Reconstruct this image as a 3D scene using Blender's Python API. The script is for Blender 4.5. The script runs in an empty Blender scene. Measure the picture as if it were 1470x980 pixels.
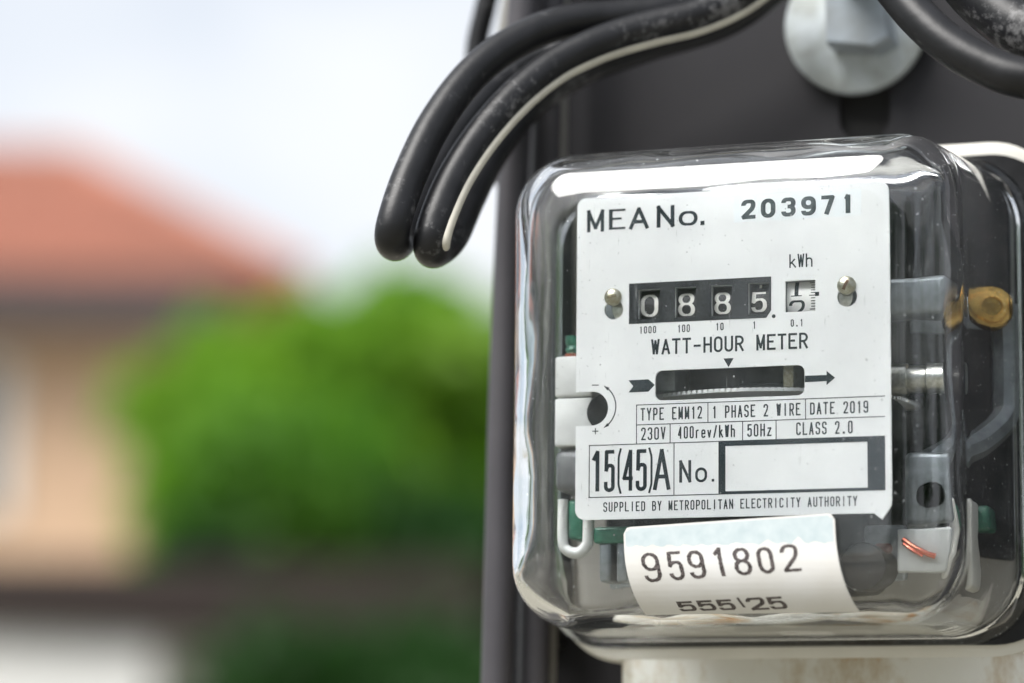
import bpy, bmesh, math, random
from mathutils import Vector, Matrix, Euler
R_ = math.radians
sc = bpy.context.scene
random.seed(7)

# ------------------------------------------------------------------ camera
FPX, CX, CY = 4287.0, 735.0, 490.0            # focal length and centre of the 1470 px wide photograph
CAM = Vector((0.2212, -0.808, 1.620))
M0 = Vector((0, 0, 1.75))                      # centre of the meter's name plate
yaw, pitch, roll = 0.34139269, 0.15807219, 0.01110466
fw = Vector((-math.sin(yaw)*math.cos(pitch), math.cos(yaw)*math.cos(pitch), math.sin(pitch)))
rt = Vector((math.cos(yaw), math.sin(yaw), 0)); up = rt.cross(fw)
rt2 = rt*math.cos(roll) + up*math.sin(roll); up2 = -rt*math.sin(roll) + up*math.cos(roll)
CR = Matrix((rt2, up2, -fw)).transposed()
cd = bpy.data.cameras.new('camera'); cam = bpy.data.objects.new('camera', cd)
sc.collection.objects.link(cam); sc.camera = cam
cam.matrix_world = Matrix.Translation(CAM) @ CR.to_4x4()
cd.sensor_width = 36; cd.lens = FPX*36/1470; cd.clip_start = 0.02; cd.clip_end = 2000
cd.dof.use_dof = True; cd.dof.focus_distance = (M0 + Vector((0, -.002, 0)) - CAM).dot(fw)
cd.dof.aperture_fstop = 4.8; cd.dof.aperture_blades = 0

# ------------------------------------------------------------------ world, sun, exposure
w = bpy.data.worlds.new('World'); sc.world = w; w.use_nodes = True
nt = w.node_tree; N = nt.nodes; L = nt.links
bg = N['Background']; sky = N.new('ShaderNodeTexSky'); sky.sky_type = 'NISHITA'; sky.sun_disc = False
SUN_EL, SUN_AZ = R_(50), R_(-146)             # azimuth from +Y towards +X
sky.sun_elevation = SUN_EL; sky.sun_rotation = SUN_AZ; sky.air_density = 1.0; sky.dust_density = 1.5
tc = N.new('ShaderNodeTexCoord'); mp = N.new('ShaderNodeMapping'); mp.inputs['Scale'].default_value = (1, 1, 2.2)
nz = N.new('ShaderNodeTexNoise'); nz.inputs['Scale'].default_value = 2.3; nz.inputs['Detail'].default_value = 7
nz.inputs['Roughness'].default_value = .55
rp = N.new('ShaderNodeValToRGB'); rp.color_ramp.elements[0].position = .30; rp.color_ramp.elements[1].position = .58
rp.color_ramp.elements[0].color = (.35, .35, .35, 1)
mx = N.new('ShaderNodeMixRGB'); mx.inputs['Color2'].default_value = (6.2, 6.4, 6.7, 1)
L.new(tc.outputs['Generated'], mp.inputs[0]); L.new(mp.outputs[0], nz.inputs['Vector']); L.new(nz.outputs['Fac'], rp.inputs[0])
L.new(rp.outputs[0], mx.inputs['Fac']); L.new(sky.outputs[0], mx.inputs['Color1']); L.new(mx.outputs[0], bg.inputs['Color'])
bg.inputs['Strength'].default_value = 0.095
sd = bpy.data.lights.new('sun', 'SUN'); sd.energy = 3.9; sd.angle = R_(35); sd.color = (1, .975, .94)
sun = bpy.data.objects.new('sun', sd); sc.collection.objects.link(sun)
sdir = Vector((math.sin(SUN_AZ)*math.cos(SUN_EL), math.cos(SUN_AZ)*math.cos(SUN_EL), math.sin(SUN_EL)))
sun.rotation_euler = (-sdir).to_track_quat('-Z', 'Y').to_euler()
sun.location = (-3, -3, 6)
sc.view_settings.view_transform = 'Standard'; sc.view_settings.look = 'None'
sc.view_settings.exposure = 0.74; sc.view_settings.gamma = 1
sc.render.engine = 'CYCLES'; cy = sc.cycles
cy.max_bounces = 24; cy.transmission_bounces = 20; cy.transparent_max_bounces = 24; cy.glossy_bounces = 10; cy.diffuse_bounces = 4
cy.caustics_refractive = True; cy.caustics_reflective = True; cy.sample_clamp_indirect = 40.0; cy.blur_glossy = 0.2

# ------------------------------------------------------------------ helpers
def ray(px, py): return CR @ Vector(((px-CX)/FPX, -(py-CY)/FPX, -1))
def at(px, py, Y):
    """photo pixel measured onto the vertical plane Y mm behind the name plate -> mm from the plate centre"""
    d = ray(px, py); t = (Y/1000 - CAM.y)/d.y
    return (CAM + d*t - M0)*1000
def far(px, py, dist):
    d = ray(px, py).normalized(); h = (d.x*d.x + d.y*d.y)**.5
    return CAM + d*(dist/h)
def proj(q):
    d = CR.transposed() @ (Vector(q)/1000 + M0 - CAM)
    return CX + FPX*d.x/-d.z, CY - FPX*d.y/-d.z
def link(o): sc.collection.objects.link(o); return o
def tag(o, label=None, cat=None, group=None, kind=None):
    for k, v in (('label', label), ('category', cat), ('group', group), ('kind', kind)):
        if v: o[k] = v
    return o
def empty(name, label, cat, loc=M0, group=None):
    o = link(bpy.data.objects.new(name, None)); o.location = loc; o.empty_display_size = .02
    return tag(o, label, cat, group)
class MB:
    def __init__(s): s.v = []; s.f = []
    def add(s, vs, fs):
        n = len(s.v); s.v += [tuple(v) for v in vs]; s.f += [tuple(i+n for i in f) for f in fs]; return s
    def box(s, a, b, bev=0):
        x0, y0, z0 = a; x1, y1, z1 = b
        if not bev:
            return s.add([(x0,y0,z0),(x1,y0,z0),(x1,y1,z0),(x0,y1,z0),(x0,y0,z1),(x1,y0,z1),(x1,y1,z1),(x0,y1,z1)],
                     [(0,3,2,1),(4,5,6,7),(0,1,5,4),(1,2,6,5),(2,3,7,6),(3,0,4,7)])
        bm = bmesh.new(); bmesh.ops.create_cube(bm, size=1)
        for v in bm.verts: v.co = Vector(((x0+x1)/2+v.co.x*(x1-x0), (y0+y1)/2+v.co.y*(y1-y0), (z0+z1)/2+v.co.z*(z1-z0)))
        bmesh.ops.bevel(bm, geom=bm.edges[:], offset=bev, segments=3, affect='EDGES', profile=.5)
        s.add([v.co[:] for v in bm.verts], [[v.index for v in f.verts] for f in bm.faces]); bm.free(); return s
    def tube(s, pts, r, n=20, caps=True):
        pts = [Vector(p) for p in pts]; rs = r if isinstance(r, (list, tuple)) else [r]*len(pts)
        ref = None; base = len(s.v); m = len(pts)
        for i, p in enumerate(pts):
            t = (pts[min(i+1, m-1)] - pts[max(i-1, 0)]).normalized()
            if ref is None: ref = Vector((0, 0, 1)) if abs(t.z) < .9 else Vector((1, 0, 0))
            a = (ref - t*ref.dot(t)).normalized(); b = t.cross(a); ref = a
            for k in range(n):
                q = 2*math.pi*k/n; s.v.append(tuple(p + a*math.cos(q)*rs[i] + b*math.sin(q)*rs[i]))
        for i in range(m-1):
            for k in range(n):
                k2 = (k+1) % n; s.f.append((base+i*n+k, base+i*n+k2, base+(i+1)*n+k2, base+(i+1)*n+k))
        if caps:
            s.f.append(tuple(base+k for k in range(n))[::-1]); s.f.append(tuple(base+(m-1)*n+k for k in range(n)))
        return s
    def lathe(s, prof, c, axis='Y', n=32):
        """prof: (radius, along) pairs; first and last are closed with caps"""
        base = len(s.v); c = Vector(c)
        for r, h in prof:
            for k in range(n):
                q = 2*math.pi*k/n; u, v = r*math.cos(q), r*math.sin(q)
                d = {'Y': (u, h, v), 'Z': (u, v, h), 'X': (h, u, v)}[axis]; s.v.append(tuple(c + Vector(d)))
        m = len(prof)
        for i in range(m-1):
            for k in range(n):
                k2 = (k+1) % n; s.f.append((base+i*n+k, base+i*n+k2, base+(i+1)*n+k2, base+(i+1)*n+k))
        s.f.append(tuple(base+k for k in range(n))[::-1]); s.f.append(tuple(base+(m-1)*n+k for k in range(n)))
        return s
    def loft(s, rings, cap0=True, cap1=True):
        base = len(s.v); n = len(rings[0])
        for r in rings: s.v += [tuple(p) for p in r]
        for i in range(len(rings)-1):
            for k in range(n):
                k2 = (k+1) % n; s.f.append((base+i*n+k, base+i*n+k2, base+(i+1)*n+k2, base+(i+1)*n+k))
        m = len(rings)
        if cap0: s.f.append(tuple(base+k for k in range(n))[::-1])
        if cap1: s.f.append(tuple(base+(m-1)*n+k for k in range(n)))
        return s
    def build(s, name, mat, parent=None, smooth=True, scale=.001, loc=None, fix=True, sharp=35, label=None):
        me = bpy.data.meshes.new(name)
        me.from_pydata([(x*scale, y*scale, z*scale) for x, y, z in s.v], [], s.f)
        if fix:
            bm = bmesh.new(); bm.from_mesh(me); bmesh.ops.recalc_face_normals(bm, faces=bm.faces[:])
            bm.to_mesh(me); bm.free()
        if smooth: me.shade_smooth(); me.set_sharp_from_angle(angle=R_(sharp))
        me.materials.append(mat)
        o = link(bpy.data.objects.new(name, me))
        if parent: o.parent = parent
        elif loc is not None: o.location = loc
        if label: o['label'] = label
        return o

def spline(pts, k=10):
    P = [Vector(p) for p in pts]; P = [P[0]*2-P[1]] + P + [P[-1]*2-P[-2]]; out = []
    for i in range(1, len(P)-2):
        for j in range(k):
            t = j/k; a, b, c, d = P[i-1:i+3]
            out.append(.5*((2*b) + (c-a)*t + (2*a-5*b+4*c-d)*t*t + (3*b-a-3*c+d)*t**3))
    out.append(P[-2]); return out
def rrect(hx, z0, z1, rc, y, cx=0, n=10, ns=6):
    """rounded rectangle in the XZ plane at depth y, counter-clockwise"""
    rc = min(rc, hx*.99, (z1-z0)*.49); out = []
    cs = [(cx+hx-rc, z1-rc, 0), (cx-hx+rc, z1-rc, 90), (cx-hx+rc, z0+rc, 180), (cx+hx-rc, z0+rc, 270)]
    for i, (x, z, a) in enumerate(cs):
        for k in range(n+1):
            q = R_(a + 90*k/n); out.append((x+rc*math.cos(q), y, z+rc*math.sin(q)))
        x2, z2, a2 = cs[(i+1) % 4]; e = out[-1]; q = R_(a2); s_ = (x2+rc*math.cos(q), y, z2+rc*math.sin(q))
        for k in range(1, ns): out.append((e[0]+(s_[0]-e[0])*k/ns, y, e[2]+(s_[2]-e[2])*k/ns))
    return out
def filled(name, loops, y0, th, mat, parent):
    """flat sheet outlined by loops[0] with holes loops[1:], in the XZ plane, front face at y0"""
    cu = bpy.data.curves.new(name, 'CURVE'); cu.dimensions = '2D'; cu.fill_mode = 'BOTH'; cu.extrude = th/2000
    for lp in loops:
        sp = cu.splines.new('POLY'); sp.points.add(len(lp)-1); sp.use_cyclic_u = True
        for i, (x, z) in enumerate(lp): sp.points[i].co = (x/1000, z/1000, 0, 1)
    tmp = link(bpy.data.objects.new(name+'_tmp', cu)); dg = bpy.context.evaluated_depsgraph_get()
    me = bpy.data.meshes.new_from_object(tmp.evaluated_get(dg))
    bpy.data.objects.remove(tmp); bpy.data.curves.remove(cu)
    for v in me.vertices: x, y, z = v.co; v.co = (x, (y0+th/2)/1000 - z, y)
    me.materials.clear(); me.materials.append(mat); me.name = name
    o = link(bpy.data.objects.new(name, me)); o.parent = parent; return o
def circ(cx, cz, r, n=32, a0=0, a1=360): return [(cx+r*math.cos(R_(a0+(a1-a0)*k/n)), cz+r*math.sin(R_(a0+(a1-a0)*k/n))) for k in range(n)]
def P2(px, py, Y=0): q = at(px, py, Y); return (q.x, q.z)

# ------------------------------------------------------------------ materials
def mat(name, col, rough=.5, metal=0, noise=0, nscale=200, col2=None, bump=0, bscale=400, spec=.5, coat=0, dist=.0002):
    m = bpy.data.materials.new(name); m.use_nodes = True; t = m.node_tree; b = t.nodes['Principled BSDF']
    b.inputs['Base Color'].default_value = (*col, 1); b.inputs['Roughness'].default_value = rough
    b.inputs['Metallic'].default_value = metal; b.inputs['Specular IOR Level'].default_value = spec
    b.inputs['Coat Weight'].default_value = coat
    tcn = t.nodes.new('ShaderNodeTexCoord')
    if noise:
        n = t.nodes.new('ShaderNodeTexNoise'); n.inputs['Scale'].default_value = nscale; n.inputs['Detail'].default_value = 6
        r = t.nodes.new('ShaderNodeValToRGB'); r.color_ramp.elements[0].position = .5-noise; r.color_ramp.elements[1].position = .5+noise
        r.color_ramp.elements[0].color = (*col, 1); r.color_ramp.elements[1].color = (*(col2 or [c*.7 for c in col]), 1)
        t.links.new(tcn.outputs['Object'], n.inputs['Vector']); t.links.new(n.outputs['Fac'], r.inputs[0])
        t.links.new(r.outputs[0], b.inputs['Base Color'])
    if bump:
        n2 = t.nodes.new('ShaderNodeTexNoise'); n2.inputs['Scale'].default_value = bscale; n2.inputs['Detail'].default_value = 4
        bp = t.nodes.new('ShaderNodeBump'); bp.inputs['Strength'].default_value = bump; bp.inputs['Distance'].default_value = dist
        t.links.new(tcn.outputs['Object'], n2.inputs['Vector']); t.links.new(n2.outputs['Fac'], bp.inputs['Height'])
        t.links.new(bp.outputs[0], b.inputs['Normal'])
    return m
glass = mat('clear_glass', (.968, .986, .996), 0.0, 0, bump=.05, bscale=60, dist=.0004)
glass.node_tree.nodes['Principled BSDF'].inputs['Transmission Weight'].default_value = 1
glass.node_tree.nodes['Principled BSDF'].inputs['IOR'].default_value = 1.5
def dusty(m):  # dust specks and scratches; the thin haze also lifts the glass whiter
    t = m.node_tree; b = t.nodes['Principled BSDF']; out = t.nodes['Material Output']; tcn = t.nodes['Texture Coordinate']
    n = t.nodes.new('ShaderNodeTexNoise'); n.inputs['Scale'].default_value = 900; n.inputs['Detail'].default_value = 2
    r1 = t.nodes.new('ShaderNodeValToRGB'); r1.color_ramp.elements[0].position = .725; r1.color_ramp.elements[1].position = .76
    r1.color_ramp.elements[1].color = (.5, .5, .5, 1)
    n2 = t.nodes.new('ShaderNodeTexNoise'); n2.inputs['Scale'].default_value = 28; n2.inputs['Detail'].default_value = 8; n2.inputs['Roughness'].default_value = .7
    r2 = t.nodes.new('ShaderNodeValToRGB'); r2.color_ramp.elements[0].position = .45; r2.color_ramp.elements[1].position = .75
    r2.color_ramp.elements[0].color = (.002, .002, .002, 1); r2.color_ramp.elements[1].color = (.035, .035, .035, 1)
    mp_ = t.nodes.new('ShaderNodeMapping'); mp_.inputs['Scale'].default_value = (260, 260, 22); mp_.inputs['Rotation'].default_value = (0, .5, .2)
    n3 = t.nodes.new('ShaderNodeTexNoise'); n3.inputs['Scale'].default_value = 4; n3.inputs['Detail'].default_value = 3
    r3 = t.nodes.new('ShaderNodeValToRGB'); r3.color_ramp.elements[0].position = .71; r3.color_ramp.elements[1].position = .75; r3.color_ramp.elements[1].color = (.16, .16, .16, 1)
    a = t.nodes.new('ShaderNodeMath'); a.operation = 'MAXIMUM'; a2 = t.nodes.new('ShaderNodeMath'); a2.operation = 'MAXIMUM'
    d = t.nodes.new('ShaderNodeBsdfDiffuse'); d.inputs['Color'].default_value = (.8, .84, .86, 1); mi = t.nodes.new('ShaderNodeMixShader')
    L_ = t.links.new
    for q in (n, n2): L_(tcn.outputs['Object'], q.inputs['Vector'])
    L_(tcn.outputs['Object'], mp_.inputs[0]); L_(mp_.outputs[0], n3.inputs['Vector'])
    L_(n.outputs['Fac'], r1.inputs[0]); L_(n2.outputs['Fac'], r2.inputs[0]); L_(n3.outputs['Fac'], r3.inputs[0])
    L_(r1.outputs[0], a.inputs[0]); L_(r2.outputs[0], a.inputs[1]); L_(a.outputs[0], a2.inputs[0]); L_(r3.outputs[0], a2.inputs[1])
    L_(a2.outputs[0], mi.inputs[0]); L_(b.outputs[0], mi.inputs[1]); L_(d.outputs[0], mi.inputs[2]); L_(mi.outputs[0], out.inputs['Surface'])
dusty(glass)
plate_m = mat('white_enamel', (.80, .81, .81), .35, 0, .16, 45, (.72, .73, .735), bump=.15, bscale=900, dist=.00003)
def scuffed(m):
    t = m.node_tree; b = t.nodes['Principled BSDF']; src = b.inputs['Base Color'].links[0].from_socket; tcn = t.nodes['Texture Coordinate']
    n = t.nodes.new('ShaderNodeTexNoise'); n.inputs['Scale'].default_value = 320; n.inputs['Detail'].default_value = 5; n.inputs['Roughness'].default_value = .7
    n2 = t.nodes.new('ShaderNodeTexNoise'); n2.inputs['Scale'].default_value = 32
    mu = t.nodes.new('ShaderNodeMath'); mu.operation = 'MULTIPLY'; rr_ = t.nodes.new('ShaderNodeValToRGB')
    rr_.color_ramp.elements[0].position = .30; rr_.color_ramp.elements[1].position = .42
    mi = t.nodes.new('ShaderNodeMixRGB'); mi.inputs['Color2'].default_value = (.13, .13, .135, 1)
    for q in (n, n2): t.links.new(tcn.outputs['Object'], q.inputs['Vector'])
    t.links.new(n.outputs['Fac'], mu.inputs[0]); t.links.new(n2.outputs['Fac'], mu.inputs[1]); t.links.new(mu.outputs[0], rr_.inputs[0])
    t.links.new(rr_.outputs[0], mi.inputs['Fac']); t.links.new(src, mi.inputs['Color1']); t.links.new(mi.outputs[0], b.inputs['Base Color'])
ink = mat('dark_print', (.010, .017, .022), .45, 0, .12, 2500, (.026, .038, .045), spec=.2)
inkf = mat('faded_print', (.022, .036, .042), .5, 0, .15, 300, (.06, .08, .085))
black_panel = mat('black_register_print', (.010, .012, .014), .4, 0, .07, 3500, (.035, .04, .045))
drum_m = mat('black_drum', (.02, .02, .022), .45, 0, .1, 1500, (.045, .045, .048))
white_dig = mat('drum_white', (.78, .77, .73), .5)
white_drum = mat('white_drum', (.8, .8, .78), .45)
bluewash = mat('pale_patch', (.74, .79, .82), .4, 0, .2, 150, (.80, .825, .83))
metal = mat('zinc_steel', (.62, .62, .58), .32, 1, .15, 700, (.42, .42, .38), bump=.2, bscale=600)
olive = mat('passivated_steel', (.46, .45, .37), .34, 1, .2, 900, (.30, .28, .20), bump=.3, bscale=900)
alu = mat('cast_aluminium', (.24, .265, .28), .42, .5, .15, 300, (.17, .19, .20), bump=.3, bscale=500)
alu_lt = mat('grey_plastic', (.62, .63, .62), .55, 0, .2, 200, (.54, .55, .54), bump=.2, bscale=900)
alu_dk = mat('dark_grey_plastic', (.12, .125, .13), .5, 0, .2, 300, (.16, .165, .17))
disc_m = mat('disc_aluminium', (.92, .93, .93), .35, .15, bump=.1, bscale=1200)
core = mat('laminated_core', (.010, .012, .014), .5, 0, .2, 250, (.022, .022, .022), bump=.3, bscale=500, spec=.2)
green = mat('green_winding', (.025, .13, .085), .35, 0, .2, 600, (.05, .20, .13))
copper = mat('copper_wire', (.72, .22, .15), .25, 1)
brass = mat('brass', (.80, .52, .16), .22, 1, .2, 500, (.55, .33, .1), bump=.2, bscale=500)
trans = mat('milky_plastic', (.40, .41, .40), .5)
sticker_m = mat('label_paper', (.67, .67, .67), .45, 0, .2, 60, (.61, .60, .575), bump=.15, bscale=500)
sticker_b = mat('label_faded_band', (.40, .48, .51), .45, 0, .25, 250, (.52, .58, .60))
stamp = mat('stamped_ink', (.018, .014, .014), .5, 0, .06, 2200, (.12, .10, .10))
base_m = mat('cream_painted_metal', (.76, .75, .71), .4, 0, .3, 40, (.6, .585, .53), bump=.3, bscale=150)
rubber = mat('black_cable_rubber', (.007, .0075, .009), .42, 0, .2, 120, (.014, .0145, .017), bump=.25, bscale=350, dist=.0004, spec=.32)
rubber2 = mat('dark_cable_sheath', (.05, .048, .055), .42, 0, .2, 30, (.07, .067, .075), bump=.2, bscale=150, spec=.3)
scuffed(rubber)
cream = mat('cream_stripe', (.62, .60, .52), .5, 0, .2, 200, (.50, .48, .42))
board_m = mat('black_painted_board', (.028, .027, .030), .55, 0, .3, 14, (.018, .018, .021), bump=.2, bscale=60, spec=.2)
galv = mat('galvanised_steel', (.40, .44, .46), .5, .25, .12, 90, (.26, .28, .27), bump=.3, bscale=120)
conc = mat('pole_concrete', (.30, .29, .27), .85, 0, .3, 12, (.22, .21, .2), bump=.5, bscale=60)
wiregrey = mat('grey_wire_sheath', (.22, .215, .20), .5)
def rust_base():
    m = mat('rusty_cream_metal', (.68, .67, .63), .42, bump=.4, bscale=140); t = m.node_tree; b = t.nodes['Principled BSDF']
    tcn = t.nodes.new('ShaderNodeTexCoord'); mp_ = t.nodes.new('ShaderNodeMapping'); mp_.inputs['Scale'].default_value = (1, 1, .55)
    n = t.nodes.new('ShaderNodeTexNoise'); n.inputs['Scale'].default_value = 42; n.inputs['Detail'].default_value = 9; n.inputs['Roughness'].default_value = .65
    r = t.nodes.new('ShaderNodeValToRGB'); e = r.color_ramp.elements
    e[0].position = .47; e[0].color = (.68, .67, .62, 1); e[1].position = .72; e[1].color = (.10, .035, .012, 1)
    x = e.new(.57); x.color = (.50, .43, .32, 1); x = e.new(.62); x.color = (.45, .20, .05, 1)
    t.links.new(tcn.outputs['Object'], mp_.inputs[0]); t.links.new(mp_.outputs[0], n.inputs['Vector'])
    t.links.new(n.outputs['Fac'], r.inputs[0]); t.links.new(r.outputs[0], b.inputs['Base Color']); return m
rusty = rust_base()

# ------------------------------------------------------------------ setting: ground, house, shed, trees (far behind, out of focus)
m_ground = mat('dry_ground', (.27, .25, .21), .9, 0, .3, .6, (.18, .17, .12), bump=.5, bscale=3)
g = MB(); nseg = 24; S = 600
for i in range(nseg+1):
    for j in range(nseg+1):
        g.v.append((-S+2*S*i/nseg, -S+2*S*j/nseg, 0))
for i in range(nseg):
    for j in range(nseg): a = i*(nseg+1)+j; g.f.append((a, a+nseg+1, a+nseg+2, a+1))
tag(g.build('ground', m_ground, scale=1, smooth=False), kind='structure')

m_tile = mat('roof_tile', (.40, .165, .11), .8, 0, .2, 1.2, (.30, .13, .09), bump=.4, bscale=8)
m_wall = mat('house_wall', (.62, .43, .29), .8, 0, .3, 1.0, (.55, .37, .24))
m_eave_shade = mat('dark_fascia', (.055, .042, .042), .7)  # near-black tone carries the shadow under the eaves
m_white = mat('white_paint', (.75, .75, .72), .6)
m_glass = mat('window_glass', (.03, .04, .05), .08, 0, spec=.8)
m_brown = mat('brown_roof_sheet', (.022, .010, .006), .7, 0, .3, 2, (.014, .007, .005))
m_pale = mat('pale_wall', (.80, .79, .76), .8, 0, .3, 2, (.6, .6, .58))
Fh = Vector((-math.sin(yaw), math.cos(yaw), 0)); Rh = Vector((math.cos(yaw), math.sin(yaw), 0))   # away from / across the view
def bk(u, d, z): p = Vector((CAM.x, CAM.y, 0)) + Fh*d + Rh*u; return (p.x, p.y, z)
def upx(px, d): return (px-CX)/FPX*d
def zpx(py, d, px=300): return far(px, py, d).z
def hbox(mb, u0, u1, d0, d1, z0, z1):
    vs = [bk(u, d, z) for z in (z0, z1) for u, d in ((u0, d0), (u1, d0), (u1, d1), (u0, d1))]
    mb.add(vs, [(0,3,2,1),(4,5,6,7),(0,1,5,4),(1,2,6,5),(2,3,7,6),(3,0,4,7)])
D = 35.0
house = empty('house', 'two storey peach house with an orange hipped tile roof, blurred at left', 'house', bk(upx(-60, D), D, 0))
def hb(mb, name, m, parent=house, **k):
    o = mb.build(name, m, None, scale=1, **k); inv = parent.matrix_world
    me = o.data; off = Vector(parent.location)
    p2 = parent
    while p2.parent: p2 = p2.parent; off = off + Vector(p2.location)
    for v in me.vertices: v.co -= off
    o.parent = parent; return o
u1 = upx(235, D); u0 = u1 - 9.0; ze = zpx(425, D); zr = zpx(196, D+3)
mb = MB(); hbox(mb, u0, u1, D, D+8, 0, ze); wall_o = hb(mb, 'wall', m_wall, smooth=False)
mb = MB(); ov = .75
eu0, eu1, ed0, ed1 = u0-ov, upx(440, D), D-ov, D+8+ov
ru0, ru1, rd = u0+4, upx(72, D+3), D+4
def roofz(t): return ze + .12 + (zr-ze-.12)*t
c = [bk(eu0, ed0, ze+.12), bk(eu1, ed0, ze+.12), bk(eu1, ed1, ze+.12), bk(eu0, ed1, ze+.12), bk(ru0, rd, zr), bk(ru1, rd, zr)]
mb.add(c, [(0,1,5,4), (1,2,5), (2,3,4,5), (3,0,4), (3,2,1,0)]); roof = hb(mb, 'roof', m_tile, smooth=False)
mb = MB()
for k in range(1, 34):                       # raised tile courses down the front slope, end to end with the hip
    t = k/34; z = roofz(1-t)
    a = Vector(bk(ru0+(eu0-ru0)*t, rd+(ed0-rd)*t, z+.03)); b = Vector(bk(ru1+(eu1-ru1)*t, rd+(ed0-rd)*t, z+.03))
    mb.tube([a, b], .035, 5)
hb(mb, 'tile_course', m_tile, roof)['kind'] = 'stuff'
mb = MB(); mb.tube([bk(ru1, rd, zr+.04), bk(eu1, ed0, ze+.2)], .11, 8); mb.tube([bk(ru0, rd, zr+.04), bk(ru1, rd, zr+.04)], .11, 8)
hb(mb, 'ridge_cap', m_tile, roof)
mb = MB(); hbox(mb, eu0, upx(335, D), ed0-.06, ed0-.003, ze-.50, ze+.14); hb(mb, 'fascia', m_eave_shade, smooth=False)  # board made deeper to stand in for the eave shadow
mb = MB(); hbox(mb, eu0, upx(330, D), ed0, D-.003, ze-.02, ze+.10); hb(mb, 'soffit', m_eave_shade, smooth=False)
for k, (a, b, y0, y1) in enumerate(((-70, 12, 520, 740),)):
    mb = MB(); hbox(mb, upx(a, D), upx(b, D), D-.08, D-.003, zpx(y1, D), zpx(y0, D)); fr = hb(mb, 'window', m_white, smooth=False)
    mb = MB(); hbox(mb, upx(a+10, D), upx(-15, D), D-.10, D-.083, zpx(y1-12, D), zpx(y0+12, D)); hb(mb, 'pane', m_glass, fr, smooth=False)
D2 = 15.0
shed = empty('shed', 'low shed with dark brown sloping roof in front of the house, out of focus', 'shed', bk(upx(200, D2), D2, 0))
mb = MB(); hbox(mb, upx(-330, D2), upx(235, D2), D2-.25, D2+3, 0, zpx(876, D2)); hb(mb, 'wall', m_pale, shed, smooth=False)
mb = MB(); a0, a1 = upx(-380, D2), upx(700, D2)
zs = [zpx(872, D2), zpx(900, D2), zpx(808, D2+3), zpx(845, D2+3)]
mb.add([bk(a0, D2-.3, zs[0]), bk(a1, D2-.3, zs[1]), bk(a1, D2+3.2, zs[3]), bk(a0, D2+3.2, zs[2]),
        bk(a0, D2-.3, zs[0]-.12), bk(a1, D2-.3, zs[1]-.12), bk(a1, D2+3.2, zs[3]-.12), bk(a0, D2+3.2, zs[2]-.12)],
       [(0,1,2,3), (7,6,5,4), (0,4,5,1), (1,5,6,2), (2,6,7,3), (3,7,4,0)]); hb(mb, 'roof', m_brown, shed, smooth=False)
mb = MB(); hbox(mb, a0, a1, D2-.36, D2-.305, zpx(905, D2), zpx(812, D2)); hb(mb, 'fascia', m_brown, shed, smooth=False)
for u in (upx(420, D2), upx(680, D2)):
    mb = MB(); hbox(mb, u-.06, u+.06, D2, D2+.12, 0, zs[1]-.1); hb(mb, 'post', m_brown, shed, smooth=False)

def leafmat(name, a, b):
    m = mat(name, a, .55, 0, .2, 1.1, b); bs = m.node_tree.nodes['Principled BSDF']
    bs.inputs['Transmission Weight'].default_value = 0; bs.inputs['Subsurface Weight'].default_value = 0
    t = m.node_tree; tr = t.nodes.new('ShaderNodeBsdfTranslucent'); mi = t.nodes.new('ShaderNodeMixShader'); mi.inputs[0].default_value = .55
    src = bs.inputs['Base Color'].links[0].from_socket; t.links.new(src, tr.inputs['Color'])
    out = t.nodes['Material Output']; t.links.new(bs.outputs[0], mi.inputs[1]); t.links.new(tr.outputs[0], mi.inputs[2]); t.links.new(mi.outputs[0], out.inputs['Surface'])
    return m
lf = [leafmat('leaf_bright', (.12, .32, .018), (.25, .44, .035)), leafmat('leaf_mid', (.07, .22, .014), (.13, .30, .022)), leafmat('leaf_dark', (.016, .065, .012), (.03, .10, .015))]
m_bark = mat('bark', (.11, .08, .055), .9, 0, .3, 8, (.07, .05, .035), bump=.6, bscale=20)
def tree(name, label, cat, px, d, zlo, ztop, rad, m, n=2600, leaf=.16, seed=1, group=None):
    rnd = random.Random(seed); base = Vector(bk(upx(px, d), d, 0)); t = empty(name, label, cat, base, group)
    h = ztop-zlo; tb = MB(); tb.tube([(0,0,0), (.05,.02,zlo*.6), (0,.05,zlo+h*.35), (.08,0,zlo+h*.75)], [.16, .13, .09, .03], 10)
    lobes = []
    for k in range(11):
        a = rnd.uniform(0, 6.28); q = rnd.uniform(.25, .72)*rad; z = zlo + h*rnd.uniform(.15, .85); s = rad*rnd.uniform(.35, .55)
        lobes.append((Vector((q*math.cos(a), q*math.sin(a), z)), s))
        tb.tube([(0, 0, zlo+h*.2), (q*.5*math.cos(a), q*.5*math.sin(a), (z+zlo+h*.2)/2), lobes[-1][0]], [.07, .045, .015], 6)
    lobes.append((Vector((0, 0, ztop-rad*.45)), rad*.45))
    tb.build('trunk', m_bark, t, scale=1)
    cb = MB()
    for k in range(n):
        c_, s = rnd.choice(lobes); v = Vector((rnd.gauss(0, 1), rnd.gauss(0, 1), rnd.gauss(0, 1))).normalized()*s*rnd.uniform(.5, 1.22)
        p = c_ + v
        if p.z < zlo: continue
        a = Vector((rnd.gauss(0, 1), rnd.gauss(0, 1), rnd.gauss(0, .6))).normalized()*leaf*rnd.uniform(.6, 1.3)
        b = a.cross(Vector((rnd.gauss(0, 1), rnd.gauss(0, 1), rnd.gauss(0, 1)))).normalized()*leaf*.45
        cb.add([p-a, p+b, p+a*.9+Vector((0, 0, -leaf*.25)), p-b], [(0, 1, 2, 3)])
    cb.build('crown', m, t, scale=1, smooth=False, fix=False); return t
G = 'blurred trees between the house and the meter'
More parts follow.
